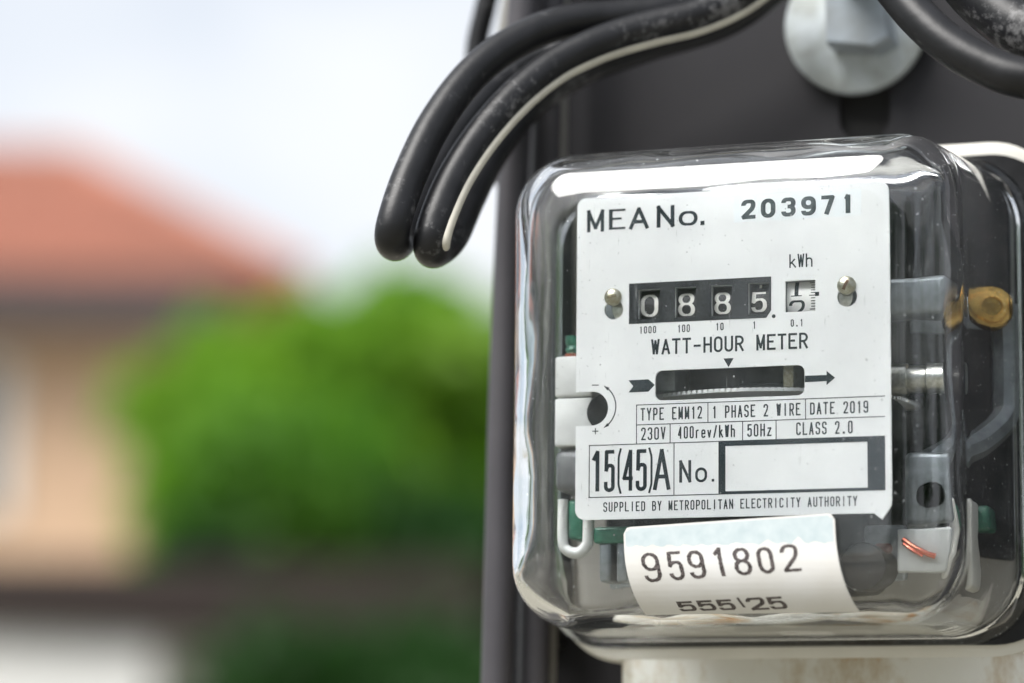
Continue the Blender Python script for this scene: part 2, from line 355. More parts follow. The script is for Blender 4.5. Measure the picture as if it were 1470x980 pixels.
tree('leafy_tree', 'bright green leafy tree with rounded top, widest of the blurred trees', 'tree', 430, 22, 2.2, zpx(440, 22), 1.05, lf[0], 2600, .25, seed=3, group=G)
tree('leafy_tree', 'light green tree rising highest, just below the black cable loops', 'tree', 570, 23, 2.6, zpx(385, 23), 1.05, lf[0], 2400, .25, seed=5, group=G)
tree('leafy_tree', 'loose green tree lowest in the row, in front of the peach house wall', 'tree', 325, 24, 2.6, zpx(455, 24), .85, lf[0], 1900, .26, seed=8, group=G)
tree('leafy_tree', 'mid green tree partly hidden behind the upright cables', 'tree', 690, 25, 2.4, zpx(430, 25), 1.3, lf[1], 3800, seed=12, group=G)
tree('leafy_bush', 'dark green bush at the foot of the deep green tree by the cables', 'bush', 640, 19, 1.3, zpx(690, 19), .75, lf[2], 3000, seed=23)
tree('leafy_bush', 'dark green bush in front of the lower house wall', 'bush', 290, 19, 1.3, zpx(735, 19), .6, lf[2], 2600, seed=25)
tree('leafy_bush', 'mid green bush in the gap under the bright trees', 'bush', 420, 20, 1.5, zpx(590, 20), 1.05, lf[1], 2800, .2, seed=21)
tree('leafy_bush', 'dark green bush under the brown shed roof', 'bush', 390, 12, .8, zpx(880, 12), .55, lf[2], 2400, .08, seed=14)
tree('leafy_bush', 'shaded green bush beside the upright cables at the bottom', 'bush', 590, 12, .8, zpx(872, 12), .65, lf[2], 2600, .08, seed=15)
# unseen trees added round the camera to darken and green the cover's reflections
def world_tree(x, y, h, rad, m, seed, label):
    u = Vector((x-CAM.x, y-CAM.y, 0)); d = u.dot(Fh); px_ = CX + u.dot(Rh)/d*FPX if abs(d) > .1 else 0
    tree('garden_tree', label, 'tree', px_, d, .9, h, rad, m, 2200, .2, seed=seed, group='garden trees mirrored in the glass cover')
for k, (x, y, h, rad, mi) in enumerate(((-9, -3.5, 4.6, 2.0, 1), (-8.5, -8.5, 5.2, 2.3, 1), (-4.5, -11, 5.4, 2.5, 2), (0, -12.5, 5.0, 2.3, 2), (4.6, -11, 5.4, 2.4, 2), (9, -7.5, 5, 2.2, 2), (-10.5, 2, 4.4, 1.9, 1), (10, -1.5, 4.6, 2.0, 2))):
    world_tree(x, y, h, rad, lf[mi], 40+k, ['garden tree to the left of the viewer, mirrored at the left glass edge', 'garden tree behind the viewer on the left, mirrored in the glass', 'garden tree behind the viewer, second from the left, mirrored in glass', 'dark garden tree straight behind the viewer, mirrored in the glass front', 'tall garden tree behind the viewer right of the dark one, mirrored', 'dark garden tree behind the viewer on the far right, mirrored', 'small garden tree farthest left beyond the picture edge, mirrored', 'dark garden tree right of the meter beyond the picture edge, mirrored'][k])

# ------------------------------------------------------------------ pole, board, cables
BY = 95.0
pole = MB(); pole.add([(-60,BY+12.5,-1750),(150,BY+12.5,-1750),(150,BY+230,-1750),(-60,BY+230,-1750),(-50,BY+12.5,5000),(140,BY+12.5,5000),(140,BY+200,5000),(-50,BY+200,5000)],
   [(0,3,2,1),(4,5,6,7),(0,1,5,4),(1,2,6,5),(2,3,7,6),(3,0,4,7)])
po = pole.build('utility_pole', conc, None, smooth=False, loc=M0); tag(po, 'square concrete utility pole behind the black meter board', 'pole')
XL = at(822, 200, BY).x; XLb = at(804, 950, BY).x
wc = at(1228, 32, BY-6)
slot_c = at(1241, 150, BY)
hole = []
sr = 8.2; ztop_ = slot_c.z+26
hole = [(slot_c.x+sr, ztop_)] + [(slot_c.x+sr*math.cos(R_(-a)), slot_c.z-4+sr*math.sin(R_(-a))) for a in range(0, 181, 12)] + [(slot_c.x-sr, ztop_)]
outer = [(XLb-12, -1000), (620, -1000), (620, 700), (XL+13, 700), (XL, 85)]
outer = [(at(775, 1100, BY).x, -240), (330, -240), (330, 330), (at(800, -100, BY).x, 330)]
bd_root = empty('mounting_board', 'flat charcoal black board behind the glass meter', 'board', M0)
filled('panel', [outer, hole], BY, 12, board_m, bd_root)
mb = MB(); mb.box((slot_c.x-14, BY+3, slot_c.z-16), (slot_c.x+14, BY+12, ztop_+6)); 
mb.build('recess_backing', mat('recess_black', (.004, .004, .004), .8), bd_root, smooth=False)  # near-black colour supplies the shade inside the slot

bolt = empty('mounting_bolt', 'large galvanised bolt with round washer above the meter', 'bolt', M0)
mb = MB(); r = 22.8
mb.lathe([(r-1.5, -2), (r, -1), (r, 2), (r-1.5, 3.5)], (wc.x, BY-5, wc.z), 'Y', 64); mb.build('washer', galv, bolt)
nb = MB(); q = [at(1186, -40, BY-15), at(1190, 66, BY-15), at(1258, 72, BY-15), at(1282, 58, BY-15), at(1262, -40, BY-15)]
ring = lambda y, s: [(wc.x+(p.x-wc.x)*s, y, wc.z+(p.z-wc.z)*s) for p in q]
nb.loft([ring(BY-19.5, .94), ring(BY-18, 1), ring(BY-7.1, 1)]); nb.build('nut', mat('nut_steel', (.27, .31, .35), .45, .3, .15, 80, (.20, .22, .23), bump=.3, bscale=120), bolt, smooth=False)
mb = MB(); mb.tube([(wc.x+3, BY-44, wc.z+13), (wc.x+3, BY-19, wc.z+13)], 6, 24); mb.build('threaded_end', galv, bolt)

def vcable(name, label, pts, r, m, Y, group=None, cat='cable'):
    P = [at(x, y, Y) for x, y in pts]; d0 = (P[0]-P[1]).normalized(); d1 = (P[-1]-P[-2]).normalized()
    P = [P[0]+d0*220] + P + [P[-1]+d1*120]
    o = MB().tube(spline(P, 8), r, 28).build(name, m, None, loc=M0); return tag(o, label, cat, group)
GV = 'upright cables at the board edge'
vcable('upright_cable', 'thick dark grey cable furthest left of the uprights, next to the green background', [(752, -10), (737, 250), (726, 500), (719, 760), (713, 990)], 4.9, rubber2, 62, GV)
vcable('upright_cable', 'thick dark grey cable between the left one and the thin pale wire', [(790, -10), (783, 200), (776, 500), (770, 760), (766, 990)], 4.9, rubber2, 74, GV)
vcable('pale_wire', 'thin pale grey wire running up the left edge of the black board', [(810, -10), (808, 130), (803, 500), (795, 800), (791, 990)], 1.65, wiregrey, 84)
vcable('upright_cable', 'dark cable half hidden behind the two thick uprights', [(765, -10), (757, 250), (750, 500), (745, 760), (741, 990)], 4.6, rubber, 86, GV)
# leaning cables at the top left
vcable('leaning_cable', 'slanting black cable at the very top behind the cable loops', [(716, -70), (697, 10), (684, 70), (684, 140), (702, 210), (738, 290), (748, 400)], 3.6, rubber, 92)
vcable('leaning_conduit', 'slanting pale grey conduit beside the slanting black cable at the top', [(745, -70), (731, 10), (722, 80), (726, 150), (744, 230), (758, 330), (760, 420)], 2.6, wiregrey, 82)

def cable(name, label, pts, r, m, group=None, stripe=None):
    P = spline([at(*p) for p in pts], 12)
    if stripe is None:
        o = MB().tube(P, r, 32).build(name, m, None, loc=M0); return tag(o, label, 'cable', group), P
    t = empty(name, label, 'cable', M0, group); MB().tube(P, r, 32).build('sheath', m, t)
    a, b, off, rr = stripe; Q = []; k0, k1 = int(a*(len(P)-1)), int(b*(len(P)-1))
    for i in range(k0, k1):
        tg = (P[i+1]-P[i-1 if i else 0]).normalized(); view = ((CAM-M0)*1000 - P[i]).normalized()
        n = tg.cross(view).normalized(); f = (i-k0)/(k1-k0)
        ang = R_(off[0]+(off[1]-off[0])*f)
        Q.append(P[i] + (n*math.sin(ang) + view*math.cos(ang))*(r-.25*rr))
    MB().tube(Q, rr, 12).build('pale_stripe', cream, t); return t, P
GL = 'black cable loops left of the meter'
c1 = [(1080, -28, 46), (1010, 2, 38), (940, 18, 30), (880, 24, 24), (805, 33, 15), (735, 62, 5), (676, 108, -5), (624, 178, -15), (587, 255, -23), (567, 315, -28),
      (563, 342, -26), (570, 348, -14), (586, 322, 0), (616, 255, 14), (658, 185, 30), (712, 122, 44), (780, 78, 52), (890, 42, 58), (1010, 5, 62), (1100, -40, 66)]
cable('black_cable', 'outermost black cable loop, arching furthest left of the meter', c1, 5.1, rubber, GL)
c2 = [(1100, -34, 42), (1055, -2, 36), (1000, 22, 30), (940, 37, 25), (887, 52, 20), (845, 68, 15), (795, 94, 9), (742, 137, 1), (692, 194, -7), (652, 256, -14), (627, 315, -20),
      (619, 352, -20), (626, 358, -8), (648, 338, 3), (672, 285, 14), (704, 222, 28), (755, 155, 42), (830, 102, 52), (925, 66, 60), (1040, 30, 66), (1130, -30, 70)]
cable('striped_cable', 'inner black cable loop carrying a cream stripe along its lower edge', c2, 5.2, rubber, GL, stripe=(.0, .60, (-70, -52), 1.6))
c4 = [(1235, -80, 0), (1283, -18, -6), (1322, 28, -10), (1366, 66, -13), (1418, 95, -15), (1475, 113, -16), (1600, 125, -14)]
cable('thick_black_cable', 'lower of the two black cables curving across the top right corner', c4, 5.7, rubber, 'cables in the top right corner')
c5 = [(1330, -110, 12), (1375, -44, 8), (1424, 8, 4), (1492, 52, 0), (1620, 90, 0)]
cable('thick_black_cable', 'upper and thicker of the two black cables in the top right corner', c5, 8.2, rubber, 'cables in the top right corner')

# ------------------------------------------------------------------ stroke lettering
GL_ = {}
h_ = .5
def gl(ch, *st): GL_[ch] = st
gl('A', [(0,0),(.5,1),(1,0)], [(.17,.3),(.83,.3)])
gl('B', [(0,.5),(0,1),(.95,1,h_),(.95,.52,h_),(0,.52)], [(0,.52),(1,.52,h_),(1,0,h_),(0,0),(0,.52)])
gl('C', [(1,.76),(1,1,h_),(0,1,h_),(0,0,h_),(1,0,h_),(1,.24)])
gl('D', [(0,.5),(0,1),(1,1,h_),(1,0,h_),(0,0),(0,.5)])
gl('E', [(1,1),(0,1),(0,0),(1,0)], [(0,.53),(.85,.53)])
gl('H', [(0,0),(0,1)], [(1,0),(1,1)], [(0,.52),(1,.52)])
gl('I', [(.5,0),(.5,1)])
gl('L', [(0,1),(0,0),(1,0)])
gl('M', [(0,0),(0,1)], [(0,1),(.5,.12),(1,1)], [(1,1),(1,0)])
gl('N', [(0,0),(0,1)], [(0,1),(1,0)], [(1,0),(1,1)])
gl('O', [(0,.5),(0,1,h_),(1,1,h_),(1,0,h_),(0,0,h_),(0,.5)])
gl('P', [(0,0),(0,1),(1,1,h_),(1,.45,h_),(0,.45)])
gl('R', [(0,0),(0,1),(1,1,h_),(1,.47,h_),(0,.47)], [(.5,.47),(1,0)])
gl('S', [(1,.76),(1,1,h_),(0,1,h_),(0,.53,h_),(1,.5,h_),(1,0,h_),(0,0,h_),(0,.24)])
gl('T', [(0,1),(1,1)], [(.5,1),(.5,0)])
gl('U', [(0,1),(0,0,h_),(1,0,h_),(1,1)])
gl('V', [(0,1),(.5,0),(1,1)])
gl('W', [(0,1),(.25,0),(.5,.95),(.75,0),(1,1)])
gl('Y', [(0,1),(.5,.45),(1,1)], [(.5,.45),(.5,0)])
GL_['0'] = GL_['O']
gl('1', [(.22,.78),(.58,1),(.58,0)])
gl('2', [(0,.74),(0,1,h_),(1,1,h_),(1,.6,.6),(0,0),(1,0)])
gl('3', [(0,.78),(0,1,h_),(1,1,h_),(1,.53,h_),(.4,.53)], [(.4,.53),(1,.53,h_),(1,0,h_),(0,0,h_),(0,.22)])
gl('4', [(.72,0),(.72,1),(0,.28),(1,.28)])
gl('5', [(.92,1),(.1,1),(.06,.52),(.25,.64,.25),(1,.64,h_),(1,0,h_),(0,0,h_),(0,.22)])
gl('7', [(0,1),(1,1),(.38,0)])
gl('8', [(.5,.53),(.04,.53,h_),(.04,1,h_),(.96,1,h_),(.96,.53,h_),(.5,.53)], [(.5,.53),(0,.53,h_),(0,0,h_),(1,0,h_),(1,.53,h_),(.5,.53)])
gl('9', [(0,.72),(0,1,h_),(1,1,h_),(1,.42,h_),(0,.42,h_),(0,.72)], [(1,.72),(1,0,h_),(0,0,h_),(0,.2)])
gl('k', [(0,0),(0,1)], [(.92,.66),(0,.24)], [(.32,.38),(1,0)])
gl('h', [(0,0),(0,1)], [(0,.45),(0,.66,h_),(1,.66,h_),(1,0)])
gl('r', [(.1,0),(.1,.66)], [(.1,.4),(.1,.66,h_),(.9,.66)])
gl('e', [(0,.35),(1,.35),(1,.66,h_),(0,.66,h_),(0,0,h_),(1,0,h_),(1,.14)])
gl('v', [(0,.66),(.5,0),(1,.66)])
gl('z', [(0,.66),(1,.66),(0,0),(1,0)])
gl('/', [(.05,-.06),(.95,1.06)])
gl('-', [(-.05,.46),(1.05,.46)])
gl('(', [(1,1),(.1,.82,.9),(.1,.18,.9),(1,0)])
gl(')', [(0,1),(.9,.82,.9),(.9,.18,.9),(0,0)])
def fillet(pts):
    """pts (x, z, r) in mm -> polyline with rounded corners"""
    out = []
    for i, (x, z, r) in enumerate(pts):
        if r <= 0 or i in (0, len(pts)-1): out.append(Vector((x, z))); continue
        p = Vector((x, z)); a = Vector(pts[i-1][:2])-p; b = Vector(pts[i+1][:2])-p
        la, lb = a.length, b.length
        ka = la if (i-1 == 0 or pts[i-1][2] <= 0) else la/2; kb = lb if (i+1 == len(pts)-1 or pts[i+1][2] <= 0) else lb/2
        d = min(r, ka*.98, kb*.98); A = p+a.normalized()*d; B = p+b.normalized()*d
        for k in range(9):
            t = k/8; w1 = .35
            # circle-like rational quadratic
            w_ = .7; den = (1-t)**2 + 2*w_*t*(1-t) + t*t
            out.append((A*(1-t)**2 + p*2*w_*t*(1-t) + B*t*t)/den)
    o2 = [out[0]]
    for p in out[1:]:
        if (p-o2[-1]).length > 1e-4: o2.append(p)
    return o2
def ribbon(pts, w, contrast=0):
    n = len(pts); Lf, Rt = [], []
    for i, p in enumerate(pts):
        a = (p-pts[i-1]).normalized() if i else (pts[1]-p).normalized(); b = (pts[i+1]-p).normalized() if i < n-1 else a
        t = (a+b); t = t.normalized() if t.length > 1e-6 else a
        nn = Vector((-t.y, t.x)); na = Vector((-a.y, a.x)); m = 1/max(.38, nn.dot(na))
        ww = w*(1-contrast*(1-abs(t.y))) if contrast else w
        Lf.append(p+nn*ww/2*m); Rt.append(p-nn*ww/2*m)
    return Lf, Rt
class Ink:
    """flat lettering gathered as one mesh; mapfn turns (x, z, lift) into a point"""
    def __init__(s, mapfn=None, y=-.06): s.mb = MB(); s.y = y; s.k = 0; s.fn = mapfn or (lambda x, z, l: (x, s.y-l, z))
    def stroke(s, pts, w, contrast=0, jit=0):
        cut = [i for i in range(1, len(pts)-1) if (pts[i]-pts[i-1]).normalized().dot((pts[i+1]-pts[i]).normalized()) < .35]
        if cut:
            k = [0]+cut+[len(pts)-1]
            for a, b in zip(k, k[1:]):
                q = list(pts[a:b+1])
                if a: q[0] = q[0] + (q[0]-q[1]).normalized()*w*.3
                if b < len(pts)-1: q[-1] = q[-1] + (q[-1]-q[-2]).normalized()*w*.3
                s.stroke(q, w, contrast, jit)
            return
        A, B = ribbon(pts, w, contrast); lift = .0012*(s.k % 12); s.k += 1; n = len(A)
        if jit: A = [a+Vector((random.uniform(-jit, jit), random.uniform(-jit, jit))) for a in A]; B = [b+Vector((random.uniform(-jit, jit), random.uniform(-jit, jit))) for b in B]
        s.mb.add([s.fn(a.x, a.y, lift) for a in A] + [s.fn(b.x, b.y, lift) for b in B], [(i, i+1, n+i+1, n+i) for i in range(n-1)])
    def glyph(s, ch, x0, x1, z0, z1, w, contrast=0, lean=0, jit=0, sub=0):
        if ch == ' ': return
        if ch == '.':
            c = (x0+x1)/2; hw = min((x1-x0)/2, w*.75); s.poly([(c-hw, z0), (c+hw, z0), (c+hw, z0+hw*2), (c-hw, z0+hw*2)]); return
        W = x1-x0-w; H = z1-z0-w
        for st in GL_[ch]:
            pts = [(x0+w/2+p[0]*W+lean*p[1]*H, z0+w/2+p[1]*H, (p[2]*W*1.05 if len(p) > 2 else 0)) for p in st]
            q = fillet(pts)
            ends = st[0][:2], st[-1][:2]
            if len(q) >= 2 and ends[0] != ends[1]:          # butt ends reach the outline
                if abs(st[0][1]-round(st[0][1])) < 1e-6: q[0] = q[0] + (q[0]-q[1]).normalized()*w/2
                if abs(st[-1][1]-round(st[-1][1])) < 1e-6: q[-1] = q[-1] + (q[-1]-q[-2]).normalized()*w/2
            if sub:
                q3 = [q[0]]
                for p in q[1:]:
                    m = max(1, int((p-q3[-1]).length/sub)); a = q3[-1]
                    q3 += [a+(p-a)*j/m for j in range(1, m+1)]
                q = q3
            s.stroke(q, w, contrast, jit)
    def text(s, txt, xa, xb, yb, yt, w, ratio=.78, **k):
        """ink from pixel xa to xb; baseline yb and cap line yt are pixels at xa"""
        a = at(xa, yb, 0); t = at(xa, yt, 0); e = at(xb, yb, 0); Wd = e.x-a.x; n = len(txt)
        adv = Wd/((n-1)+ratio) if n > 1 else Wd/ratio; g_ = adv*ratio
        for i, ch in enumerate(txt): s.glyph(ch, a.x+i*adv, a.x+i*adv+g_, a.z, t.z, w, **k)
        return s
    def fit(s, ch, px0, px1, yt, yb, w, **k):
        xc = (px0+px1)/2; a = at(px0, yb, 0); b = at(px1, yb, 0); z0 = at(xc, yb, 0).z; z1 = at(xc, yt, 0).z
        s.glyph(ch, a.x, b.x, z0, z1, w, **k)
    def poly(s, pts):
        lift = .0012*(s.k % 12); s.k += 1
        s.mb.add([s.fn(x, z, lift) for x, z in pts], [tuple(range(len(pts)))])
    def line(s, p, q, w): s.stroke([Vector(P2(*p)), Vector(P2(*q))], w)
    def build(s, name, m, parent): return s.mb.build(name, m, parent, smooth=False, fix=False)

# ------------------------------------------------------------------ the meter
meter = empty('watt_hour_meter', 'square glass covered electricity meter with white printed face and number wheels', 'electricity meter', M0)
def crop(i, x, y):        # photo crops I measured in, enlarged 6.125 times
    ox, oy = {1: (820, 250), 2: (1050, 250), 3: (860, 380), 4: (1050, 380), 5: (820, 500), 6: (1050, 500), 7: (820, 620), 8: (1050, 620)}[i]
    return ox+x/6.125, oy+y/6.125
def C2(i, x, y): return P2(*crop(i, x, y))
# name plate outline with notch, and holes
def rr2(x0, x1, z0, z1, r, n=6):
    return [(p[0], p[2]) for p in rrect((x1-x0)/2, z0, z1, r, 0, (x0+x1)/2, n, 1)]
X0, X1, Z0, Z1 = -45.8, 45.9, -46.0, 47.6
nz0 = C2(5, 200, 683)[1]; nz1 = C2(5, 200, 383)[1]; nx = C2(5, 335, 525)[0]; nr = (nz1-nz0)/2; ncx = nx-nr
out = [(X0, Z0+3.0)] + [(X0+3-3*math.cos(R_(a)), Z0+3-3*math.sin(R_(a))) for a in range(10, 91, 10)]
out += [(X1-5, Z0), (X1-4, Z0-.8), (X1-2.6, Z0-1.8), (X1-1.2, Z0+.2), (X1-.2, Z0+2), (X1, Z0+4)]
out += [(X1-3+3*math.cos(R_(a)), Z1-3+3*math.sin(R_(a))) for a in range(0, 91, 10)]
out += [(X0+2.5+2.5*math.cos(R_(a)), Z1-2.5+2.5*math.sin(R_(a))) for a in range(90, 181, 10)]
out += [(X0, nz1)] + [(ncx+nr*math.cos(R_(a)), (nz0+nz1)/2+nr*math.sin(R_(a))) for a in range(90, -91, -9)] + [(X0, nz0)]
wins = []
for i, x0, x1, y0, y1 in ((3, 358, 545, 222, 480), (3, 680, 863, 203, 467), (3, 1000, 1180, 188, 452), (4, 160, 342, 165, 434), (4, 482, 746, 142, 416)):
    a = C2(i, x0, y1); b = C2(i, x1, y1); t = C2(i, (x0+x1)/2, y0); bt = C2(i, (x0+x1)/2, y1); wins.append((a[0], b[0], bt[1], t[1]))
dw = (C2(5, 748, 330)[0], C2(6, 652, 300)[0], C2(5, 900, 458)[1], C2(5, 900, 194)[1])
sh = [C2(3, 140, 400), C2(4, 1025, 285)]
holes = [[(a, c_), (b, c_), (b, d), (a, d)] for a, b, c_, d in wins] + [rr2(*dw, 2.1)] + [circ(x, z, 2.85) for x, z in sh]
npl = filled('name_plate', [out]+holes, 0, .8, plate_m, meter)
# print groups (sub-parts of the plate)
pan = [C2(3, 275, 175), C2(4, 358, 105), C2(4, 372, 388), C2(4, 315, 470), C2(3, 275, 527)]
zt = (pan[0][1]+pan[1][1])/2; zb = (pan[4][1]+pan[3][1])/2; pxr = pan[1][0]
panl = [(pan[0][0], zb), (pan[3][0], zb), (pxr, zb+2.1), (pxr, zt), (pan[0][0], zt)]
filled('register_print', [panl]+[[(a, c_), (b, c_), (b, d), (a, d)] for a, b, c_, d in wins[:4]], -.10, .08, black_panel, npl)
bx = [C2(2, 30, 432), C2(2, 1150, 432), C2(2, 1150, 185), C2(2, 30, 200)]
filled('pale_patch', [[(bx[0][0], bx[0][1]), (bx[1][0], bx[0][1]), (bx[1][0], bx[3][1]), (bx[0][0], bx[3][1])]], -.04, .03, bluewash, npl)
bx = [C2(1, 1250, 470), C2(1, 1400, 470), C2(1, 1400, 140)]
I = Ink()                                              # MEA No.
for ch, x0, x1, y0, y1, wd in (('M', 150, 300, 320, 514, 1.05), ('E', 342, 488, 305, 498, 1.15), ('A', 520, 692, 293, 488, 1.1), ('N', 762, 918, 280, 472, 1.15), ):
    I.fit(ch, *[crop(1, x, 0)[0] for x in (x0, x1)], crop(1, 0, y0)[1], crop(1, 0, y1)[1], wd, contrast=.45 if ch == 'E' else .1)
a, b = crop(1, 955, 325), crop(1, 1122, 462); I.fit('O', a[0], b[0], a[1], b[1], 1.1, contrast=.3)
a, b = crop(1, 1146, 430), crop(1, 1182, 453); I.fit('.', a[0], b[0], a[1], b[1], .9)
I.build('lettering', ink, npl)['label'] = 'MEA No.'
I = Ink(y=-.09)
for ch, x0, x1, y0, y1 in (('2', 95, 222, 226, 404), ('0', 268, 397, 217, 393), ('3', 447, 575, 207, 382), ('9', 622, 752, 197, 373), ('7', 800, 918, 188, 360), ('1', 985, 1075, 177, 348)):
    a, b = crop(2, x0, y0), crop(2, x1, y1); I.fit(ch, a[0], b[0], a[1], b[1], 1.38, contrast=.2)
I.build('number_print', inkf, npl)['label'] = '203971'
I = Ink()
I.text('kWh', 1134.6, 1167.9, 385.5, 365.9, .42, .82)
I.text('WATT-HOUR METER', 936.4, 1161.3, 510.3, 487.8, .64, .82)
for s_, a_, b_, y1, y0 in (('1000', 919.6, 943.6, 479.9, 469.5), ('100', 974.3, 991.9, 478, 467), ('10', 1029, 1040.4, 475.2, 464.4), ('1', 1082, 1086.8, 473, 462), ('0.1', 1136.5, 1154.5, 469.8, 459.2)):
    I.text(s_, a_, b_, y1, y0, .30, .7)
q = P2(1112.2, 454.6); I.poly(circ(q[0], q[1], .56, 20))
I.build('lettering', ink, npl)
I = Ink(); I.poly([C2(3, 1103, 828), C2(3, 1193, 825), C2(3, 1148, 905)]); I.build('triangle_mark', ink, npl)
ar = [C2(5, *p) for p in ((515, 285), (690, 276), (745, 325), (690, 385), (515, 392), (556, 337))]
I = Ink(); I.mb.add([(x, -.06, z) for x, z in ar], [(0, 1, 5), (1, 2, 3), (1, 3, 5), (5, 3, 4)]); I.build('arrow_tail', ink, npl)
aw = [C2(6, *p) for p in ((655, 245), (845, 238), (845, 202), (920, 262), (845, 328), (845, 292), (655, 303))]
I = Ink(); I.mb.add([(x, -.06, z) for x, z in aw], [(0, 1, 5, 6), (2, 3, 4)]); I.build('arrow_head', ink, npl)
q = C2(5, 200, 522); rr = C2(5, 403, 522)[0]-q[0]
I = Ink(); I.stroke([Vector((q[0]+rr*math.cos(R_(a)), q[1]+rr*math.sin(R_(a)))) for a in range(-52, 53, 4)], .36)
for sg in (1, -1):
    e = Vector((q[0]+rr*math.cos(R_(62*sg)), q[1]+rr*math.sin(R_(62*sg)))); b_ = Vector((q[0]+rr*math.cos(R_(47*sg)), q[1]+rr*math.sin(R_(47*sg))))
    nn = Vector((-(e-b_).y, (e-b_).x)).normalized()*.5; I.poly([tuple(e), tuple(b_+nn), tuple(b_-nn)])
I.build('curved_arrow', ink, npl)
p = [C2(5, *v) for v in ((193, 328), (255, 328), (197, 732), (250, 732), (224, 705), (224, 760))]
I = Ink(); I.stroke([Vector(p[0]), Vector(p[1])], .3); I.build('minus_sign', ink, npl)
I = Ink(); I.stroke([Vector(p[2]), Vector(p[3])], .3); I.stroke([Vector(p[4]), Vector(p[5])], .3); I.build('plus_sign', ink, npl)
I = Ink()
for s_, a_, b_, y1, y0 in (('TYPE EMM12', 921.2, 1009.4, 604.5, 586.5), ('1 PHASE 2 WIRE', 1024, 1150.7, 601.2, 583.3), ('DATE 2019', 1164.3, 1247.9, 596, 578.4),
    ('230V', 922, 957.1, 632.6, 614.3), ('400rev/kWh', 974.8, 1056.7, 630.6, 612.7), ('50Hz', 1074.2, 1109.1, 627.7, 609.4), ('CLASS 2.0', 1144.4, 1225.5, 625.4, 606.9)):
    I.text(s_, a_, b_, y1, y0, .43, .72)
I.build('lettering', ink, npl)
I = Ink(); I.text('SUPPLIED BY METROPOLITAN ELECTRICITY AUTHORITY', 867.8, 1232, 735.4, 721.4, .35, .72); I.build('lettering', ink, npl)
I = Ink(y=-.05)
lw = .26
def hz(pts):
    (xa, ya), (xb, yb) = pts; a = P2(xa, ya); b = P2(xb, yb); z = (a[1]+b[1])/2; return a[0], b[0], z
H = [hz(((915.5, 582), (1271.7, 569.1))), hz(((915.5, 610.5), (1271.7, 598.4))), hz(((847.8, 640.4), (1271.7, 626.2))), hz(((846.9, 714.7), (1033, 709.8)))]
for a_, b_, z in H: I.stroke([Vector((a_-lw/2, z)), Vector((b_, z))], lw)
for x, y, i, j in ((915.5, 600, 0, 2), (847.7, 680, 2, 3), (969.2, 680, 2, 3), (1017.9, 590, 0, 1), (963.7, 620, 1, 2), (1157.8, 590, 0, 1), (1067.6, 620, 1, 2), (1115.6, 615, 1, 2)):
    xx = P2(x, y)[0]; I.stroke([Vector((xx, H[i][2])), Vector((xx, H[j][2]))], lw)
I.build('table_lines', ink, npl)
zo1, zo0 = H[2][2]+.1, H[3][2]-.1; xo0 = P2(1033, 670)[0]; xo1 = H[2][1]
iz1 = (P2(1042.9, 640.7)[1]+P2(1246.7, 634.7)[1])/2; iz0 = (P2(1042.9, 705.2)[1]+P2(1246.7, 700.8)[1])/2; ix0 = P2(1042.9, 670)[0]; ix1 = P2(1246.7, 670)[0]
filled('number_box', [[(xo0, zo0), (xo1, zo0), (xo1, zo1), (xo0, zo1)], [(ix0, iz0), (ix1, iz0), (ix1, iz1), (ix0, iz1)]], -.09, .07, ink, npl)
I = Ink()
for ch, x0, x1, y0, y1, wd in (('1', 165, 300, 165, 527, 1.15), ('5', 298, 393, 162, 532, 1.1), ('(', 415, 453, 148, 547, .62), ('4', 460, 568, 155, 520, 1.05), ('5', 577, 675, 155, 522, 1.1), (')', 688, 727, 140, 540, .62), ('A', 730, 882, 147, 512, 1.15)):
    a, b = crop(7, x0, y0), crop(7, x1, y1); I.fit(ch, a[0], b[0], a[1], b[1], wd)
I.build('rating_print', ink, npl)['label'] = '15(45)A'
I = Ink()
for ch, x0, x1, y0, y1, wd in (('N', 960, 1065, 252, 448, .85), ('O', 1100, 1205, 315, 446, .75), ('.', 1245, 1268, 415, 440, .8)):
    a, b = crop(7, x0, y0), crop(7, x1, y1); I.fit(ch, a[0], b[0], a[1], b[1], wd)
I.build('lettering', ink, npl)

# number wheels behind the windows
def drum(cx, hw, zc, m, digs, mi):
    rad, yc = 8.6, 10.6
    d = MB().lathe([(rad-.4, -hw), (rad, -hw+.4), (rad, hw-.4), (rad-.4, hw)], (cx, yc, zc), 'X', 64).build('number_wheel', m, meter)
    fn = lambda x, z, l: (x, yc-(rad+.04+l)*math.cos((z-zc)/rad), zc+(rad+.04+l)*math.sin((z-zc)/rad))
    I = Ink(fn)
    for ch, x0, x1, z0, z1, wd, ct in digs:
        if ch == 'tick': I.stroke([Vector((x0, z0)), Vector((x1, z0))], wd)
        else: I.glyph(ch, x0, x1, z0, z1, wd, contrast=ct, sub=.4)
    I.build('digit', mi, d)
for k, (i, x0, x1, y0, y1, ch) in enumerate(((3, 380, 530, 248, 462, '0'), (3, 708, 852, 238, 455, '8'), (3, 1027, 1168, 230, 438, '8'), (4, 188, 322, 228, 420, '5'))):
    a = C2(i, x0, y1); b = C2(i, x1, y1); z1 = C2(i, (x0+x1)/2, y0)[1]; z0 = C2(i, (x0+x1)/2, y1)[1]; wn = wins[k]; zc = (wn[2]+wn[3])/2
    cx = (wn[0]+wn[1])/2 - .35
    ex = [('1', cx-1.2, cx+1.2, z1+1.1, z1+5, .7, .3)] if ch == '5' else []
    drum(cx, (wn[1]-wn[0])/2+.35, zc, drum_m, [(ch, a[0]-.75, b[0]-.6, z0+.1, z1+.1, 1.15, .5)]+ex, white_dig)
wn = wins[4]; cx = (wn[0]+wn[1])/2; zc = (wn[2]+wn[3])/2; zz = C2(4, 600, 270)[1]; xx = C2(4, 583, 270)[0]-.6
